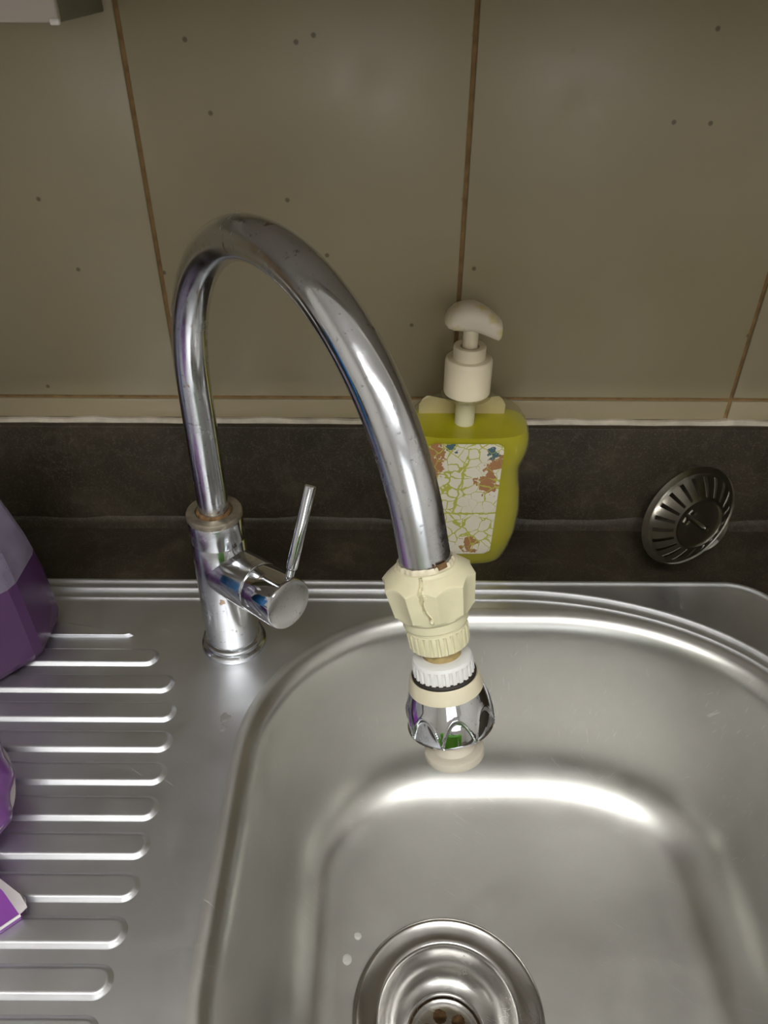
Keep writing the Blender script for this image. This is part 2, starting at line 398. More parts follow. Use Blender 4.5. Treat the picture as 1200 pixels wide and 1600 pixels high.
# base cabinet under the worktop
bc = thing('base_cabinet', 'beige base cabinet carrying the worktop', 'cabinet', (0, 0.2, FZ))
part(bc, 'side_panel', *box(RX0+0.003, RX0+0.02, -0.09, 0.52, FZ, CT-0.031), MAT['cab'], 50)
part(bc, 'side_panel', *box(RX1-0.02, RX1-0.003, -0.09, 0.52, FZ, CT-0.031), MAT['cab'], 50)
for i in range(5):
    x0 = RX0+0.003+i*0.578
    part(bc, 'door', *box(x0+0.002, x0+0.576, -0.11, -0.09, FZ+0.08, CT-0.033, 0.002), MAT['cab'], 50)

# ------------------------------------------------------------------ the sink
sk = thing('kitchen_sink', 'brushed stainless steel sink with ribbed drainer and deep bowl', 'sink', (0.09, 0.2, -0.17))
A = (-0.66, 0.301, -0.03, 0.4485); AR = [(0.04, 0.04)]*4
Bx = (-0.645, 0.2925, -0.018, 0.4385); BR = [(0.20, 0.13), (0.03, 0.03), (0.03, 0.03), (0.15, 0.13)]
K = (-0.0885, 0.278, 0.045, 0.4155); KR = [(0.16, 0.115), (0.14, 0.125), (0.13, 0.12), (0.15, 0.12)]
def A_(o, z): return rrect(*A, z, AR, o)
def B_(o, z): return rrect(*Bx, z, BR, o)
def K_(o, z): return rrect(K[0]-0.30*max(0, o-0.012), *K[1:], z, KR, o)
V, Fc = loft([A_(0.001, -0.0031), A_(0, -0.0016), A_(0.0008, 0.0018), A_(0.0020, 0.0031), A_(0.0032, 0.0034), A_(0.0044, 0.0028), A_(0.0056, 0.0019), A_(0.0064, 0.0017),
              B_(-0.0014, 0.0017), B_(-0.0004, 0.0022), B_(0.0008, 0.0034), B_(0.0019, 0.0036), B_(0.0030, 0.0030), B_(0.0050, 0.0013), B_(0.0085, 0.0005), B_(0.0096, 0.0013), B_(0.0106, 0.0016), B_(0.0116, 0.0010), B_(0.0128, 0.0001), B_(0.0140, 0.0), K_(-0.006, 0.0), K_(-0.004, 0.0)])
deck = part(sk, 'deck', V, Fc, MAT['steel'], 60, fix=True)
DC = (0.0440, 0.2087); DZ = -0.168; DR = 0.0600
prof = [(-0.0045, -0.0001), (-0.002, 0.0004), (0.0, 0.0005), (0.0025, -0.0002), (0.005, -0.0018), (0.0075, -0.0042), (0.0095, -0.0075), (0.0108, -0.012), (0.0118, -0.018)]
for i in range(1, 9): prof.append((0.0118+0.011*i/8, -0.018-0.100*i/8))
for i in range(1, 17):
    a = math.radians(6+84*i/16)
    prof.append((0.0228+0.052*(1-math.cos(a))-0.052*(1-math.cos(math.radians(6)))*1.0, -0.118-0.052*(math.sin(a)-math.sin(math.radians(6)))))
zf = prof[-1][1]; of = prof[-1][0]
loops = [K_(o, z) for o, z in prof]
last = loops[-1]
for i in range(1, 8):
    t = i/7
    L = []
    for (x, y, z) in last:
        a = math.atan2(y-DC[1], x-DC[0])
        cx, cy = DC[0]+DR*math.cos(a), DC[1]+DR*math.sin(a)
        L.append((x+(cx-x)*t, y+(cy-y)*t, zf+(DZ-0.0005-zf)*t))
    loops.append(L)
V, Fc = loft(loops)
from mathutils.bvhtree import BVHTree
BT = BVHTree.FromPolygons([Vector(v) for v in V], Fc)
def floor_z(x, y): return BT.ray_cast(Vector((x, y, -0.02)), Vector((0, 0, -1)))[0].z
bowl = part(sk, 'bowl', V, Fc, MAT['bowl'], 60, fix=True)
bowl['label'] = 'deep rounded steel bowl'
# raised drainer ribs
ribs = [(0.3952, -0.1789)]+[(0.3681, -0.1554), (0.3447, -0.1396), (0.3211, -0.1331), (0.2984, -0.1305), (0.2755, -0.1288), (0.2525, -0.1279), (0.2298, -0.1274), (0.2068, -0.1272), (0.1839, -0.1274), (0.161, -0.1280), (0.1387, -0.1282), (0.1160, -0.1285), (0.0931, -0.129), (0.07, -0.13)]
for k, (y, xt) in enumerate(ribs):
    def outline(h, z):
        L = []; x0 = -0.58
        if k == 0:
            pts = [(xt-0.006+ (0.0080-h)*-1, -0.0095)]
            hh = h
            L = [(x0, y-0.0080-hh*0.30+0.0024, z)]
            L += [(xt-0.004-(0.0080-hh)+0.004*math.sin(PI*i/10)*1.0, y-0.0080-hh*0.30+0.0024+0.0006*i*hh/0.008*0.7, z) for i in range(11)]
            L += [(xt-0.004-(0.0080-hh)-0.085*i/12, y-0.0058-hh*0.10+(0.0165-(0.008-hh))*math.sin(PI/2*i/12)**0.9, z) for i in range(1, 13)]
            L.append((x0, y+0.0107-(0.008-hh), z))
            return L
        cx = xt-0.0083
        for i in range(21):
            a = -PI/2+PI*i/20
            L.append((cx+h*math.cos(a), y+h*math.sin(a), z))
        L.append((x0, y+h, z)); L.append((x0, y-h, z))
        return L
    V, Fc = loft([outline(0.0083, -0.0002), outline(0.0081, 0.0001), outline(0.0075, 0.0005), outline(0.0063, 0.0017), outline(0.0059, 0.0020), outline(0.0052, 0.0022), outline(0.0046, 0.0022)], False, True)
    part(deck, 'drainer_rib', V, Fc, MAT['steel'], 60, fix=True)
# drain
dr = part(sk, 'drain_flange', *lathe([(0.0635, 0.0), (0.0632, 0.0012), (0.0618, 0.0020), (0.0600, 0.0014), (0.0590, 0.0004), (0.050, -0.0004), (0.0475, -0.0006), (0.0462, -0.0014), (0.0452, -0.0034), (0.0446, -0.008), (0.0425, -0.017), (0.0385, -0.024), (0.033, -0.0285), (0.0275, -0.0305), (0.0262, -0.0325), (0.0255, -0.040), (0.025, -0.052)], (DC[0], DC[1], DZ), seg=96), MAT['drain'], 50, label='round steel drain flange', fix=True)
V = []; Fc = []; nr, na, R = 26, 132, 0.0246
for i in range(nr+1):
    for j in range(na): V.append((DC[0]+R*i/nr*math.cos(2*PI*j/na), DC[1]+R*i/nr*math.sin(2*PI*j/na), DZ-0.0340-0.0022*(i/nr)**6))
for i in range(1, nr):
    for j in range(na):
        r = R*(i+0.5)/nr; a = 2*PI*(j+0.5)/na; x, y = r*math.cos(a), r*math.sin(a); hole = False
        for h in range(6):
            ha = PI/2+0.25+h*PI/3
            if math.hypot(x-0.0130*math.cos(ha), y-0.0130*math.sin(ha)) < 0.0048: hole = True
        if not hole:
            q = (i*na+j, i*na+(j+1) % na, (i+1)*na+(j+1) % na, (i+1)*na+j); Fc.append(q)
Fc.append(tuple(na+j for j in range(na)))
part(dr, 'perforated_plate', V, Fc, MAT['drain'], 50, fix=True)
part(dr, 'drain_throat', *lathe([(0.025, -0.052), (0.0, -0.052)][::1], (DC[0], DC[1], DZ), seg=40), MAT['rust'], 50)
for (x, y, r) in [(-0.0243, 0.2430, 0.0038), (-0.0170, 0.2590, 0.0028)]:
    z = floor_z(x, y)-0.0001
    V, Fc = lathe([(r, 0.0), (r*0.8, 0.0005), (r*0.3, 0.0006)], (x, y, z), seg=20, cap1=True); part(sk, 'soap_spot', V, Fc, MAT['spot'], 60, label='dried pale soap drop')
for (x, y, z, r) in [(-0.1010, 0.3170, 0.0, 0.0036), (-0.1015, 0.3090, 0.0, 0.0025)]:
    V, Fc = lathe([(r, 0.0), (r*0.8, 0.0002), (r*0.3, 0.00025)], (x, y, z), seg=20, cap1=True, rfun=lambda t, r, s, k: r*(1+0.15*math.sin(3*t)+0.1*math.sin(5*t+1))); part(sk, 'soap_spot', V, Fc, MAT['spot2'], 60)

# ------------------------------------------------------------------ the tap
TB = Vector((-0.1056, 0.3838, 0.0))
tp = thing('kitchen_tap', 'chrome gooseneck mixer tap with side lever on the sink deck', 'tap', tuple(TB))
part(tp, 'base_ring', *lathe([(0.0222, 0.0), (0.0226, 0.0015), (0.0222, 0.0035), (0.0205, 0.0048), (0.0199, 0.0050), (0.0199, 0.0062), (0.0206, 0.0075), (0.0204, 0.0090), (0.0192, 0.0098), (0.0178, 0.0099)], TB, seg=72), MAT['chrome'], 40)
body = part(tp, 'body', *lathe([(0.0184, 0.0088), (0.0184, 0.012), (0.0181, 0.05), (0.0172, 0.0945), (0.0169, 0.0950), (0.0169, 0.0955), (0.0173, 0.0960), (0.0171, 0.1110), (0.0168, 0.1117), (0.0160, 0.1120), (0.0150, 0.1120)], TB, seg=72), MAT['chrome'], 35)
part(body, 'top_ring', *lathe([(0.0171, 0.1118), (0.0174, 0.1125), (0.0174, 0.1150), (0.0169, 0.1160), (0.0162, 0.1163), (0.0118, 0.1162), (0.0112, 0.1150), (0.0111, 0.112)], TB, seg=72), MAT['ringmetal'], 35, label='dull limescaled ring around the spout')
part(body, 'rust_scale', *lathe([(0.0113, 0.1145), (0.0108, 0.1158), (0.0100, 0.1172), (0.0092, 0.1176)], TB, seg=48, rfun=lambda t, r, s, k: r*(1+0.03*math.sin(5*t)+0.02*math.sin(11*t))), MAT['rust'], 60, label='brown rust around the spout foot')
ka = Vector((0.745, -0.66, 0.098)).normalized(); kb = Vector((-0.1054, 0.3830, 0.0713))
part(body, 'side_stub', *lathe([(0.0168, 0.006), (0.0168, 0.0368), (0.0166, 0.0378), (0.0155, 0.0384)], kb, ka, 64, True, True), MAT['chrome'], 35)
kn = part(tp, 'lever_knob', *lathe([(0.0150, 0.0375), (0.0163, 0.0388), (0.0166, 0.0398), (0.0166, 0.0632), (0.0164, 0.0642), (0.0160, 0.0648)], kb, ka, 64, True, False), MAT['chrome2'], 35, label='mirror chrome knob with the lever')
part(kn, 'end_cap', *lathe([(0.0160, 0.0648), (0.0150, 0.0652), (0.0100, 0.0656), (0.004, 0.0657)], kb, ka, 64, False, True), MAT['capmetal'], 35)
dv = Vector((0.2357, 0.3977, 0.8867)).normalized(); hb = kb+ka*0.060
part(kn, 'lever', *lathe([(0.0026, 0.0150), (0.0026, 0.0205), (0.0032, 0.0212), (0.0036, 0.0222), (0.0036, 0.0725), (0.0034, 0.0735), (0.0028, 0.0739)], hb, dv, 32, True, True), MAT['chrome2'], 35, label='slim straight chrome lever pin')
phi, RR, z0, tr = -0.9523, 0.1044, 0.2012, 0.0094
dd = Vector((math.cos(phi), math.sin(phi), 0))
path = [TB+Vector((0, 0, 0.112+(z0-0.112)*i/12)) for i in range(12)]
END = math.radians(162)
for i in range(81):
    a = END*i/80; path.append(TB+dd*RR*(1-math.cos(a))+Vector((0, 0, z0+RR*math.sin(a))))
pe = path[-1].copy(); T = dd*math.sin(END)+Vector((0, 0, math.cos(END)))
for i in range(1, 5): path.append(pe+T*0.017*i/4)
part(tp, 'spout', *tube(path, tr, 48), MAT['chrome'], 40, label='curved chrome gooseneck spout', fix=True)

# ------------------------------------------------------------------ sprayer on the spout end
sp_o = pe+T*0.016
sp = thing('tap_sprayer', 'cream and chrome swivel sprayer clamped on the spout end', 'sprayer', tuple(pe+T*0.102))
a_, u_, v_ = frame(T)
# angle of the side facing the camera
tc = (Vector((0, 0, 0.40))-pe); tcl = tc-T*tc.dot(T); TH0 = math.atan2(tcl.dot(v_), tcl.dot(u_))
right = Vector((1, 0, 0)); rl = right-T*right.dot(T); THR = math.atan2(rl.dot(v_), rl.dot(u_))
sgn = 1 if math.sin(THR-TH0) > 0 else -1      # +angle direction that goes to the right in view
def rel(t):
    d = (t-TH0)*sgn
    return (d+PI) % (2*PI)-PI
def nutr(t, r, s, k):
    q = rel(t)
    w = 2*PI/10; p = ((q-math.radians(4)) % w)-w/2
    flat = 0.0161+0.0016*(abs(p)/(w/2))**2.0           # hollow flats between ten corners
    flat *= 1-0.11*max(0, (s-0.021))/0.012
    rr = min(r, flat) if s > 0.0172 else r
    # split running down from the rim on the near side
    pc = math.radians(-14)+math.radians(0.9)*math.sin(s*1500)+math.radians(8)*max(0, s-0.0265)/0.006
    wd = math.radians(2.6) if s < 0.024 else math.radians(1.6)
    if 0.0165 < s < 0.0322 and abs(q-pc) < wd: rr -= 0.0016
    elif 0.0165 < s < 0.0305 and wd < q-pc < wd*2.2: rr += 0.00025
    # broken lip
    return rr
pn = [(0.0098, 0.0185), (0.0103, 0.0162), (0.0108, 0.0157), (0.0116, 0.0158), (0.0121, 0.0166), (0.0126, 0.0170)]
pn += [(0.0128+0.0054*i/20, 0.0171+0.0044*i/20) for i in range(21)]
pn += [(0.0182, 0.0217+0.0113*i/24) for i in range(25)]
pn += [(0.0150, 0.0334), (0.0141, 0.0346), (0.0130, 0.0356), (0.0118, 0.0359)]
nut = part(sp, 'clamp_nut', *lathe(pn, pe, T, 360, rfun=nutr), MAT['cream'], 30, label='cracked ten sided cream plastic nut', fix=True)
def lipr(t, r, s, k): return r*(1+0.02*math.sin(9*rel(t))+0.015*math.sin(23*rel(t)+1))
part(nut, 'seal_lip', *lathe([(0.0095, 0.0150), (0.0100, 0.0138), (0.0106, 0.0146), (0.0107, 0.0172)], pe, T, 120, rfun=lipr), MAT['cream2'], 50, label='torn plastic lip around the spout')
part(nut, 'rust_stain', *lathe([(0.0095, 0.0132), (0.0102, 0.0128), (0.0105, 0.0150)], pe, T, 90, rfun=lambda t, r, s, k: (r+0.0003 if abs(rel(t)-0.52) < 0.20+0.09*math.sin(40*t) else 0.0090)), MAT['rust'], 60)
part(nut, 'notch_mark', *lathe([(0.0008, 0), (0.0008, 0.0012), (0.0003, 0.0016)], pe+T*0.0318+(u_*math.cos(TH0-sgn*0.10)+v_*math.sin(TH0-sgn*0.10))*0.0148, (u_*math.cos(TH0)+v_*math.sin(TH0)), 10, True, True), MAT['cream2'], 50)
part(sp, 'step_ring', *lathe([(0.0118, 0.0352), (0.0124, 0.0356), (0.0124, 0.0392), (0.0119, 0.0396), (0.0113, 0.0400), (0.0113, 0.0418)], pe, T, 90), MAT['cream'], 40)
def ribr(n, d): return lambda t, r, s, k: r-(d if math.sin(n*rel(t)) < -0.2 else 0.0)*(1 if k in (2, 3, 4) else 0)
part(sp, 'ribbed_ring', *lathe([(0.0105, 0.0408), (0.0116, 0.0414), (0.0119, 0.0424), (0.0118, 0.0455), (0.0116, 0.0488), (0.0111, 0.0493), (0.0070, 0.0494)], pe, T, 324, rfun=ribr(27, 0.0007)), MAT['cream'], 30, label='cream ring with upright grip ribs')
part(sp, 'neck', *lathe([(0.0074, 0.0485), (0.0073, 0.0535), (0.0078, 0.0562)], pe, T, 60), MAT['neck'], 40, label='brown stained narrow neck')
T2 = (T+Vector((-0.035, 0, 0))).normalized(); ps = pe+T*0.0545-T2*0.0545   # swivel: slightly bent below the neck
part(sp, 'ribbed_cap', *lathe([(0.0070, 0.0545), (0.0100, 0.0546), (0.0112, 0.0552), (0.0117, 0.0564), (0.0119, 0.0590), (0.0119, 0.0622), (0.0116, 0.0626), (0.010, 0.0627)], ps, T2, 324, rfun=lambda t, r, s, k: r-(0.0006 if math.sin(27*rel(t)) < -0.2 else 0)*(1 if k in (4, 5) else 0)), MAT['white'], 30, label='white ribbed plastic cap')
part(sp, 'rubber_ring', *lathe([(0.0105, 0.0618), (0.0122, 0.0620), (0.0126, 0.0628), (0.0124, 0.0640), (0.011, 0.0644)], ps, T2, 80), MAT['rubber'], 60, label='thin black rubber ring')
part(sp, 'collar', *lathe([(0.0112, 0.0646), (0.0126, 0.0634), (0.0130, 0.0632), (0.0134, 0.0637), (0.0144, 0.0680), (0.0146, 0.0690), (0.0142, 0.0694)], ps, T2, 90), MAT['cream2'], 40, label='smooth cream collar')
NB = 8
def bellr(t, r, s, k):
    q = rel(t); w = 2*PI/NB; p = ((q+math.radians(16)) % w)/w*2-1      # -1..1 within one petal
    f = (s-0.069)/(0.0865-0.069)
    edge = 1.0-0.68*(1-abs(p)**2.4)                                        # arch line
    h = 0.0
    if 0 < f < 0.985:
        dlt = f-edge
        h += -0.0008*min(1, max(0, dlt/0.10))*(1-0.35*abs(p))
        h += 0.00030*math.exp(-(dlt/0.06)**2)
    return r+h
pb = []
for i in range(41):
    f = i/40; pb.append((0.0143+0.0031*math.sin(f*PI/2*1.12)/math.sin(PI/2), 0.069+0.0172*f))
pb += [(0.0172, 0.0865), (0.0164, 0.0872), (0.0150, 0.0872), (0.0120, 0.0866)]
part(sp, 'bell', *lathe(pb, ps, T2, 320, cap1=True, rfun=bellr), MAT['chrome2'], 40, label='chrome bell with petal shaped facets')
part(sp, 'nozzle', *lathe([(0.0082, 0.0860), (0.0078, 0.0930), (0.0079, 0.0966), (0.0086, 0.0980), (0.0112, 0.0984), (0.0119, 0.0990), (0.0121, 0.1004), (0.0119, 0.1020), (0.0110, 0.1024), (0.0090, 0.1022), (0.006, 0.1018)], ps, T2, 72, cap1=True), MAT['nozzle'], 40, label='flared pale nozzle under the bell')

# ------------------------------------------------------------------ soap bottle
BXc, BYc = 0.0605, 0.4925
sb = thing('soap_bottle', 'clear pump bottle of yellow green soap with cracked label', 'bottle', (BXc, BYc, CT))
HW = [(0.0, 0.0335), (0.0015, 0.0352), (0.006, 0.0375), (0.015, 0.0405), (0.03, 0.0440), (0.05, 0.0452), (0.065, 0.0440), (0.078, 0.0418), (0.086, 0.0410), (0.092, 0.0418), (0.099, 0.0447), (0.107, 0.0462), (0.114, 0.0460), (0.121, 0.0438), (0.128, 0.0395), (0.134, 0.0330), (0.1385, 0.0250), (0.142, 0.0175), (0.1438, 0.0150), (0.147, 0.0145)]
HD = [(0.0, 0.0205), (0.004, 0.0228), (0.02, 0.0250), (0.06, 0.0258), (0.10, 0.0255), (0.118, 0.0245), (0.128, 0.0220), (0.137, 0.0175), (0.1438, 0.0150), (0.147, 0.0145)]
def ev(tab, z):
    for (a, p), (b_, q) in zip(tab, tab[1:]):
        if z <= b_: t = (z-a)/(b_-a); t = t*t*(3-2*t)*0.5+t*0.5; return p+(q-p)*t
    return tab[-1][1]
def bsec(z, ins=0.0, n=64):
    w, d = ev(HW, z)-ins, ev(HD, z)-ins; e = 2.0 if z > 0.14 else (3.4 if z < 0.125 else 3.4-1.4*(z-0.125)/0.015)
    L = []
    for i in range(n):
        t = 2*PI*i/n; c, s = math.cos(t), math.sin(t)
        L.append((BXc+w*math.copysign(abs(c)**(2/e), c), BYc+d*math.copysign(abs(s)**(2/e), s), CT+z))
    return L
zs = [0.0, 0.0008, 0.003, 0.006]+[0.01+0.004*i for i in range(34)]+[0.1438, 0.147]
part(sb, 'shell', *loft([bsec(z) for z in zs], True, False), MAT['clear'], 50, label='clear plastic shell', fix=True)
zl = [0.0012, 0.004, 0.008]+[0.012+0.004*i for i in range(28)]
part(sb, 'soap', *loft([bsec(z, 0.0009) for z in zl], True, True), MAT['liquid'], 40, label='yellow green liquid soap', fix=True)
# front label that follows the shell
def front_y(x, z):
    w, d = ev(HW, z), ev(HD, z); q = min(0.999, abs((x-BXc)/w)); return BYc-d*(1-q**3.4)**(1/3.4)
V = []; Fc = []; nx, nz = 26, 40
for j in range(nz+1):
    for i in range(nx+1):
        uu, vv = i/nx*2-1, j/nz*2-1
        zc = 0.0660+0.0505*vv; hw = 0.0272-0.0012*(1-vv)
        # rounded corners
        ex = max(0, abs(vv)-0.9)/0.1; hw -= 0.005*(1-math.sqrt(max(0, 1-ex*ex)))
        x = 0.0585+hw*uu
        V.append((x, front_y(x, zc)-0.0005, CT+zc))
for j in range(nz):
    for i in range(nx): q = j*(nx+1)+i; Fc.append((q, q+1, q+nx+2, q+nx+1))
part(sb, 'front_label', V, Fc, MAT['label'], 60, label='white label peeled into cracks with brown print')
# back label seen through the empty top
V = []; Fc = []
for j in range(13):
    for i in range(25):
        uu = i/24*2-1; zz = 0.060+0.077*j/12-(0.007*(1-abs(uu))+0.009*(max(0, abs(uu)-0.78)/0.22)**2)*(j/12)**3; x = BXc-0.003+0.032*uu
        V.append((x, BYc+ev(HD, min(zz, 0.13))*0.55, CT+zz))
for j in range(12):
    for i in range(24): q = j*25+i; Fc.append((q, q+1, q+26, q+25))
part(sb, 'back_label', V, Fc, MAT['backlabel'], 60)
part(sb, 'dip_tube', *lathe([(0.0072, 0.120), (0.0072, 0.140), (0.0085, 0.142), (0.0085, 0.147)], (BXc-0.002, BYc, CT), seg=32, cap0=True), MAT['white'], 40)
PO = (BXc-0.002, BYc, CT)
part(sb, 'neck_ring', *lathe([(0.0140, 0.1425), (0.0178, 0.1432), (0.0180, 0.1442), (0.0150, 0.1452)], PO, seg=56), MAT['clear'], 40)
pump = part(sb, 'pump_collar', *lathe([(0.0150, 0.1455), (0.0163, 0.1452), (0.0166, 0.1462), (0.0166, 0.1685), (0.0163, 0.1705), (0.0152, 0.1716), (0.0112, 0.1718)], PO, seg=72, rfun=lambda t, r, s, k: r), MAT['pump'], 40, label='cream screw collar of the pump')
part(pump, 'upper_ring', *lathe([(0.0113, 0.1710), (0.0113, 0.1795), (0.0110, 0.1805), (0.0098, 0.1809), (0.0065, 0.1800), (0.0062, 0.178)], PO, seg=56), MAT['pump'], 40)
part(pump, 'stem', *lathe([(0.0053, 0.178), (0.0053, 0.203)], PO, seg=36, cap1=True), MAT['pump'], 40)
hx = [(-0.0190, 0.1990, 0.1990, 0.0020), (-0.0186, 0.1965, 0.2020, 0.0055), (-0.0165, 0.1940, 0.2055, 0.0088), (-0.0125, 0.1926, 0.2090, 0.0108), (-0.007, 0.1922, 0.2112, 0.0115), (0.0, 0.1920, 0.2118, 0.0112), (0.006, 0.1908, 0.2100, 0.0102), (0.011, 0.1892, 0.2074, 0.0090), (0.015, 0.1878, 0.2044, 0.0080), (0.0174, 0.1872, 0.2022, 0.0074), (0.0188, 0.1890, 0.2006, 0.0064), (0.0192, 0.1910, 0.1994, 0.0050)]
loops = []
for x, zl_, zh, d in hx:
    L = []
    for i in range(36):
        t = 2*PI*i/36; c, s = math.cos(t), math.sin(t)
        zz = (zl_+zh)/2+(zh-zl_)/2*math.copysign(abs(s)**0.9, s)
        L.append((PO[0]+x+0.0005, PO[1]-0.006*max(0, x)/0.019+d*math.copysign(abs(c)**0.85, c), CT+zz))
    loops.append(L)
part(pump, 'pump_head', *loft(loops, True, True), MAT['head'], 40, label='rounded pump head with drooping spout', fix=True)

# ------------------------------------------------------------------ sink strainer basket leaning on the upstand
sc_ = Vector((0.2323, 0.4758, 0.0460))
sn = Vector((-0.8097, -0.0359, 0.5858)).normalized(); sr = 0.0419
sb2 = thing('strainer_basket', 'steel sink strainer basket leaning against the dark upstand', 'strainer', tuple(sc_-sn*0.028))
k = sr/0.0433
part(sb2, 'rim', *lathe([(0.0385*k, -0.0020), (0.0412*k, -0.0004), (0.0428*k, 0.0008), (0.0433*k, 0.0), (0.0430*k, -0.0012), (0.0412*k, -0.0016), (0.0385*k, -0.0032)], sc_, sn, 84), MAT['basket'], 50)
a, u, v = frame(sn); V = []; Fc = []
NS, per, rad = 20, 9, 16
def bprof(f):   # rim to floor
    return ((0.0388-0.0165*f**1.15)*k, -0.0022-0.0135*f**0.8*k)
na = NS*per
for lay in (0.0, -0.0009):
    for i in range(rad+1):
        r, s = bprof(i/rad)
        for j in range(na):
            t = 2*PI*j/na+0.12; V.append(sc_+a*(s+lay)+(u*math.cos(t)+v*math.sin(t))*r)
off = (rad+1)*na
solid = [[not (2 <= i <= rad-2 and j % per in (0, 1, 2)) for j in range(na)] for i in range(rad)]
for i in range(rad):
    for j in range(na):
        if not solid[i][j]: continue
        j2 = (j+1) % na
        q = (i*na+j, i*na+j2, (i+1)*na+j2, (i+1)*na+j); Fc.append(q); Fc.append(tuple(x+off for x in q)[::-1])
        for (di, dj, e) in ((0, -1, (q[0], q[3])), (0, 1, (q[1], q[2])), (-1, 0, (q[0], q[1])), (1, 0, (q[3], q[2]))):
            ii, jj = i+di, (j+dj) % na
            if 0 <= ii < rad and not solid[ii][jj]: Fc.append((e[0], e[1], e[1]+off, e[0]+off))
part(sb2, 'slotted_wall', V, Fc, MAT['basket'], 40, label='ring of narrow slots around the basket', fix=True)
r1, s1 = bprof(1.0)
part(sb2, 'floor_disc', *lathe([(r1, s1), (r1*0.97, s1-0.0004), (r1*0.93, s1+0.0004), (r1*0.86, s1+0.0008), (r1*0.6, s1+0.0002), (0.003, s1)], sc_, sn, 72, cap1=True), MAT['basket'], 50)
part(sb2, 'cup', *lathe([(r1, s1-0.0012), (r1*0.98, s1-0.008), (r1*0.80, s1-0.010), (0.004, s1-0.010)], sc_, sn, 72, cap1=True), MAT['basket'], 50)
# T shaped lift bar
gd = Vector((0.0046, -0.0212, 0.0051)); gd = (gd-sn*gd.dot(sn)).normalized(); ge = sn.cross(gd)
pc = sc_+sn*(s1+0.0010)
part(sb2, 'lift_bar', *tube([pc-gd*0.0125, pc-gd*0.012+sn*0.001, pc+gd*0.010+sn*0.001, pc+gd*0.0115], [0.0010, 0.0022, 0.0022, 0.0012], 16), MAT['basket'], 50)
part(sb2, 'bar_end', *tube([pc-gd*0.0122-ge*0.006+sn*0.001, pc-gd*0.0128+sn*0.0015, pc-gd*0.0122+ge*0.006+sn*0.001], 0.0014, 12), MAT['basket'], 50)

# ------------------------------------------------------------------ purple things at the left edge
DKZ = 0.0027      # rib tops
pb_ = thing('violet_bottle', 'translucent bottle of violet liquid standing on the drainer', 'bottle', (-0.30, 0.375, DKZ))
def oct_(z, ins, lean):
    x1, x0, y0, y1 = -0.2335-lean-ins, -0.3665+lean+ins, 0.333+lean*0.8+ins, 0.424-lean*0.8-ins
    cx, cy = 0.026, 0.030
    P = [(x1, y0+cy), (x1, y1-cy*0.7), (x1-cx*0.7, y1), (x0+cx, y1), (x0, y1-cy), (x0, y0+cy), (x0+cx, y0), (x1-cx, y0)]
    out = []
    for i in range(8):
        p, q = Vector(P[i]), Vector(P[(i+1) % 8])
        for t in (0.10, 0.5, 0.90): w = p.lerp(q, t); out.append((w.x, w.y, z))
    return out
lean = [(0.0, 0.006), (0.003, 0.0015), (0.008, 0.0), (0.02, 0.0), (0.05, 0.001), (0.08, 0.004), (0.11, 0.009), (0.13, 0.015), (0.145, 0.024)]
L = [oct_(DKZ+z, 0.0, l) for z, l in lean]
def shrink(z, f): return [(-0.30+(x+0.30)*f, 0.3785+(y-0.3785)*f, DKZ+z) for x, y, _ in oct_(0, 0, 0.024)]
L += [shrink(0.158, 0.62), shrink(0.165, 0.42), shrink(0.185, 0.42)]
L = [oct_(DKZ+0.0655, 0.0, 0.00247), oct_(DKZ+0.08, 0.0, 0.004)]+L[6:]
part(pb_, 'shell', *loft(L, False, False), MAT['clearviolet'], 18, fix=True)
part(pb_, 'liquid', *loft([oct_(DKZ+z, 0.0, l) for z, l in [(0.0, 0.006), (0.003, 0.0015), (0.008, 0.0), (0.02, 0.0), (0.05, 0.001), (0.0655, 0.00247)]], True, True), MAT['violet'], 18, label='violet liquid filling the lower half', fix=True)
part(pb_, 'cap', *lathe([(0.021, 0.176), (0.021, 0.205), (0.019, 0.207)], (-0.30, 0.3785, DKZ), seg=40, cap0=True, cap1=True), MAT['white'], 40)
# plump film pouch
po = thing('film_pouch', 'shiny plump purple film pouch lying on the drainer ribs', 'pouch', (-0.26, 0.252, DKZ))
loops = []; n = 44
for i in range(25):
    t = -PI/2+PI*i/24; yy = 0.251+0.0385*math.sin(t); kk = math.cos(t)**0.5 if math.cos(t) > 1e-6 else 0.02
    L = []
    for j in range(n):
        p = 2*PI*j/n; c, s = math.cos(p), math.sin(p)
        rx = 0.052*(0.12+0.88*kk)*(1+0.03*math.sin(9*t+2*p)); rz = 0.021*(0.06+0.94*kk)*(1+0.08*math.sin(5*p+4*t))
        L.append((-0.2560-(yy-0.251)*0.42+rx*math.copysign(abs(c)**0.9, c), yy, DKZ+0.0225+rz*s))
    loops.append(L)
part(po, 'film', *loft(loops, True, True), MAT['foil'], 80, fix=True)
loops = []
for i in range(60):
    p = 2*PI*i/60; c, s = math.cos(p), math.sin(p); z = DKZ+0.0225
    def edge_(k): 
        yy = 0.251+0.0385*k*s; return (-0.2560-(yy-0.251)*0.42+0.052*k*math.copysign(abs(c)**0.55, c), yy)
    (ax, ay), (bx, by) = edge_(0.97), edge_(1.025)
    loops.append([(ax, ay, z+0.0006), (bx, by, z+0.0005*math.sin(7*p)), (ax, ay, z-0.0006)])
V, Fc = loft(loops+[loops[0]]); part(po, 'seam', V, Fc, MAT['silver'], 60, label='thin pale sealed seam', fix=True)
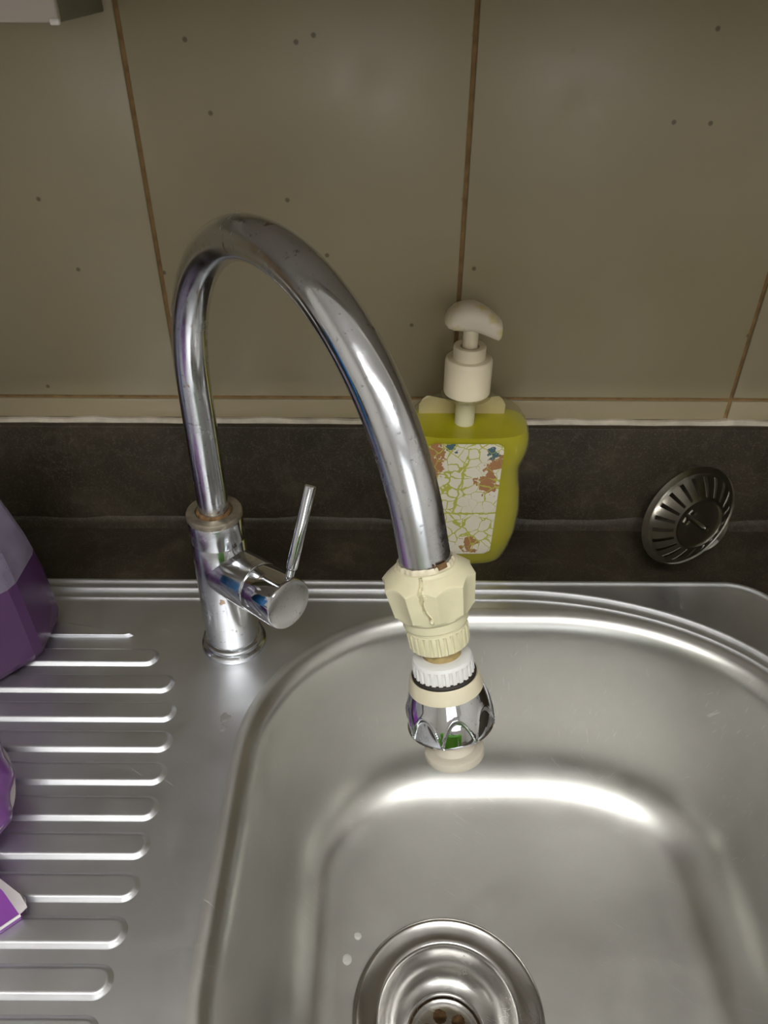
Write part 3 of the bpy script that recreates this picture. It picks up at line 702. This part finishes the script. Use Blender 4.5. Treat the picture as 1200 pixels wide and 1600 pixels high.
# folded refill pack, one corner pointing right
pk = thing('refill_pack', 'bright purple refill pack with pale folded corner on the drainer', 'pouch', (-0.22, 0.20, DKZ))
ridge = [(-0.31, 0.196, DKZ+0.024), (-0.2125, 0.2110, DKZ+0.019), (-0.1925, 0.1985, DKZ+0.0085)]
top0 = [(-0.31, 0.200, DKZ+0.022), (-0.208, 0.2120, DKZ+0.016), (-0.1835, 0.1975, DKZ+0.004)]
front = [(-0.31, 0.105, DKZ+0.004), (-0.225, 0.1500, DKZ+0.004), (-0.1818, 0.1890, DKZ+0.0040)]
under = [(x, y, DKZ) for x, y, z in front]
back = [(-0.31, 0.203, DKZ), (-0.209, 0.2135, DKZ), (-0.184, 0.1975, DKZ)]
def strip(rows): return [[r[i] for r in rows] for i in range(3)]
V, Fc = loft([[front[i], ridge[i], top0[i], back[i], under[i]] for i in range(3)], True, True)
part(pk, 'film', V, Fc, MAT['purple'], 20, fix=True)
# silver gusset opening at the corner
g0 = Vector(ridge[1]).lerp(Vector(ridge[2]), 0.45)
V, Fc = loft([[g0, ridge[2], front[2]], [g0+Vector((0.0025, 0.0008, 0.0012)), (-0.1835, 0.1972, DKZ+0.0085), (-0.1790, 0.1925, DKZ+0.0050)], [g0+Vector((0.004, 0.001, -0.008)), (-0.1825, 0.1985, DKZ+0.003), (-0.1802, 0.1915, DKZ+0.0005)]], closed=False)
part(pk, 'gusset', V, Fc, MAT['silver'], 60, label='pale silvery inside of the fold', fix=True)
V, Fc = tube([Vector(front[0])+Vector((0, -0.0003, 0)), Vector(front[1])+Vector((0, -0.0003, 0)), Vector(front[2])+Vector((0.0004, 0, 0))], 0.0008, 8)
part(pk, 'seam', V, Fc, MAT['white'], 60, label='white sealed edge')

# ------------------------------------------------------------------ ceiling tube lamp (behind the photographer)
LX, LY = 0.0, -0.75
lp = thing('ceiling_lamp', 'long tube lamp on the ceiling', 'lamp', (LX, LY, CZ))
part(lp, 'housing', *box(LX-0.62, LX+0.62, LY-0.09, LY+0.09, CZ-0.04, CZ-0.001, 0.004), MAT['white'], 40)
part(lp, 'diffuser', *box(LX-0.60, LX+0.60, LY-0.07, LY+0.07, CZ-0.065, CZ-0.041, 0.006), MAT['lamp'], 40)

# ------------------------------------------------------------------ unseen tub and bottle added to put green and blue reflections in the chrome
MAT['green'] = simple('green_plastic', (0.26, 0.78, 0.05), 0.35, nz=0.1, nscale=30)
MAT['blue'] = simple('blue_plastic', (0.01, 0.13, 0.34), 0.35, nz=0.1, nscale=30)
gb = thing('reflection_tub', 'green plastic tub added out of view for the green reflections in the chrome', 'tub', (0.02, -0.07, CT))
def tub(o, z): return rrect(-0.08, 0.12, -0.112, -0.034, CT+z, [(0.03, 0.03)]*4, o, 10, 6)
part(gb, 'basin', *loft([tub(0.010, 0.0), tub(0.006, 0.004), tub(0.0, 0.120), tub(0.002, 0.120), tub(0.008, 0.006)], True, True), MAT['green'], 40, fix=True)
part(gb, 'rolled_rim', *loft([tub(0.002, 0.119), tub(-0.003, 0.119), tub(-0.003, 0.123), tub(0.002, 0.123), tub(0.002, 0.119)]), MAT['green'], 40, fix=True)
bb = thing('reflection_bottle', 'blue plastic bottle added out of view for the blue reflection in the chrome', 'bottle', (-0.50, 0.27, DKZ))
part(bb, 'body', *lathe([(0.050, 0.0), (0.055, 0.005), (0.055, 0.17), (0.045, 0.205), (0.018, 0.235), (0.016, 0.25)], (-0.50, 0.27, DKZ), seg=40, cap0=True, cap1=True), MAT['blue'], 40)
part(bb, 'cap', *lathe([(0.020, 0.245), (0.020, 0.280), (0.017, 0.284)], (-0.50, 0.27, DKZ), seg=32, cap0=True, cap1=True), MAT['white'], 40)
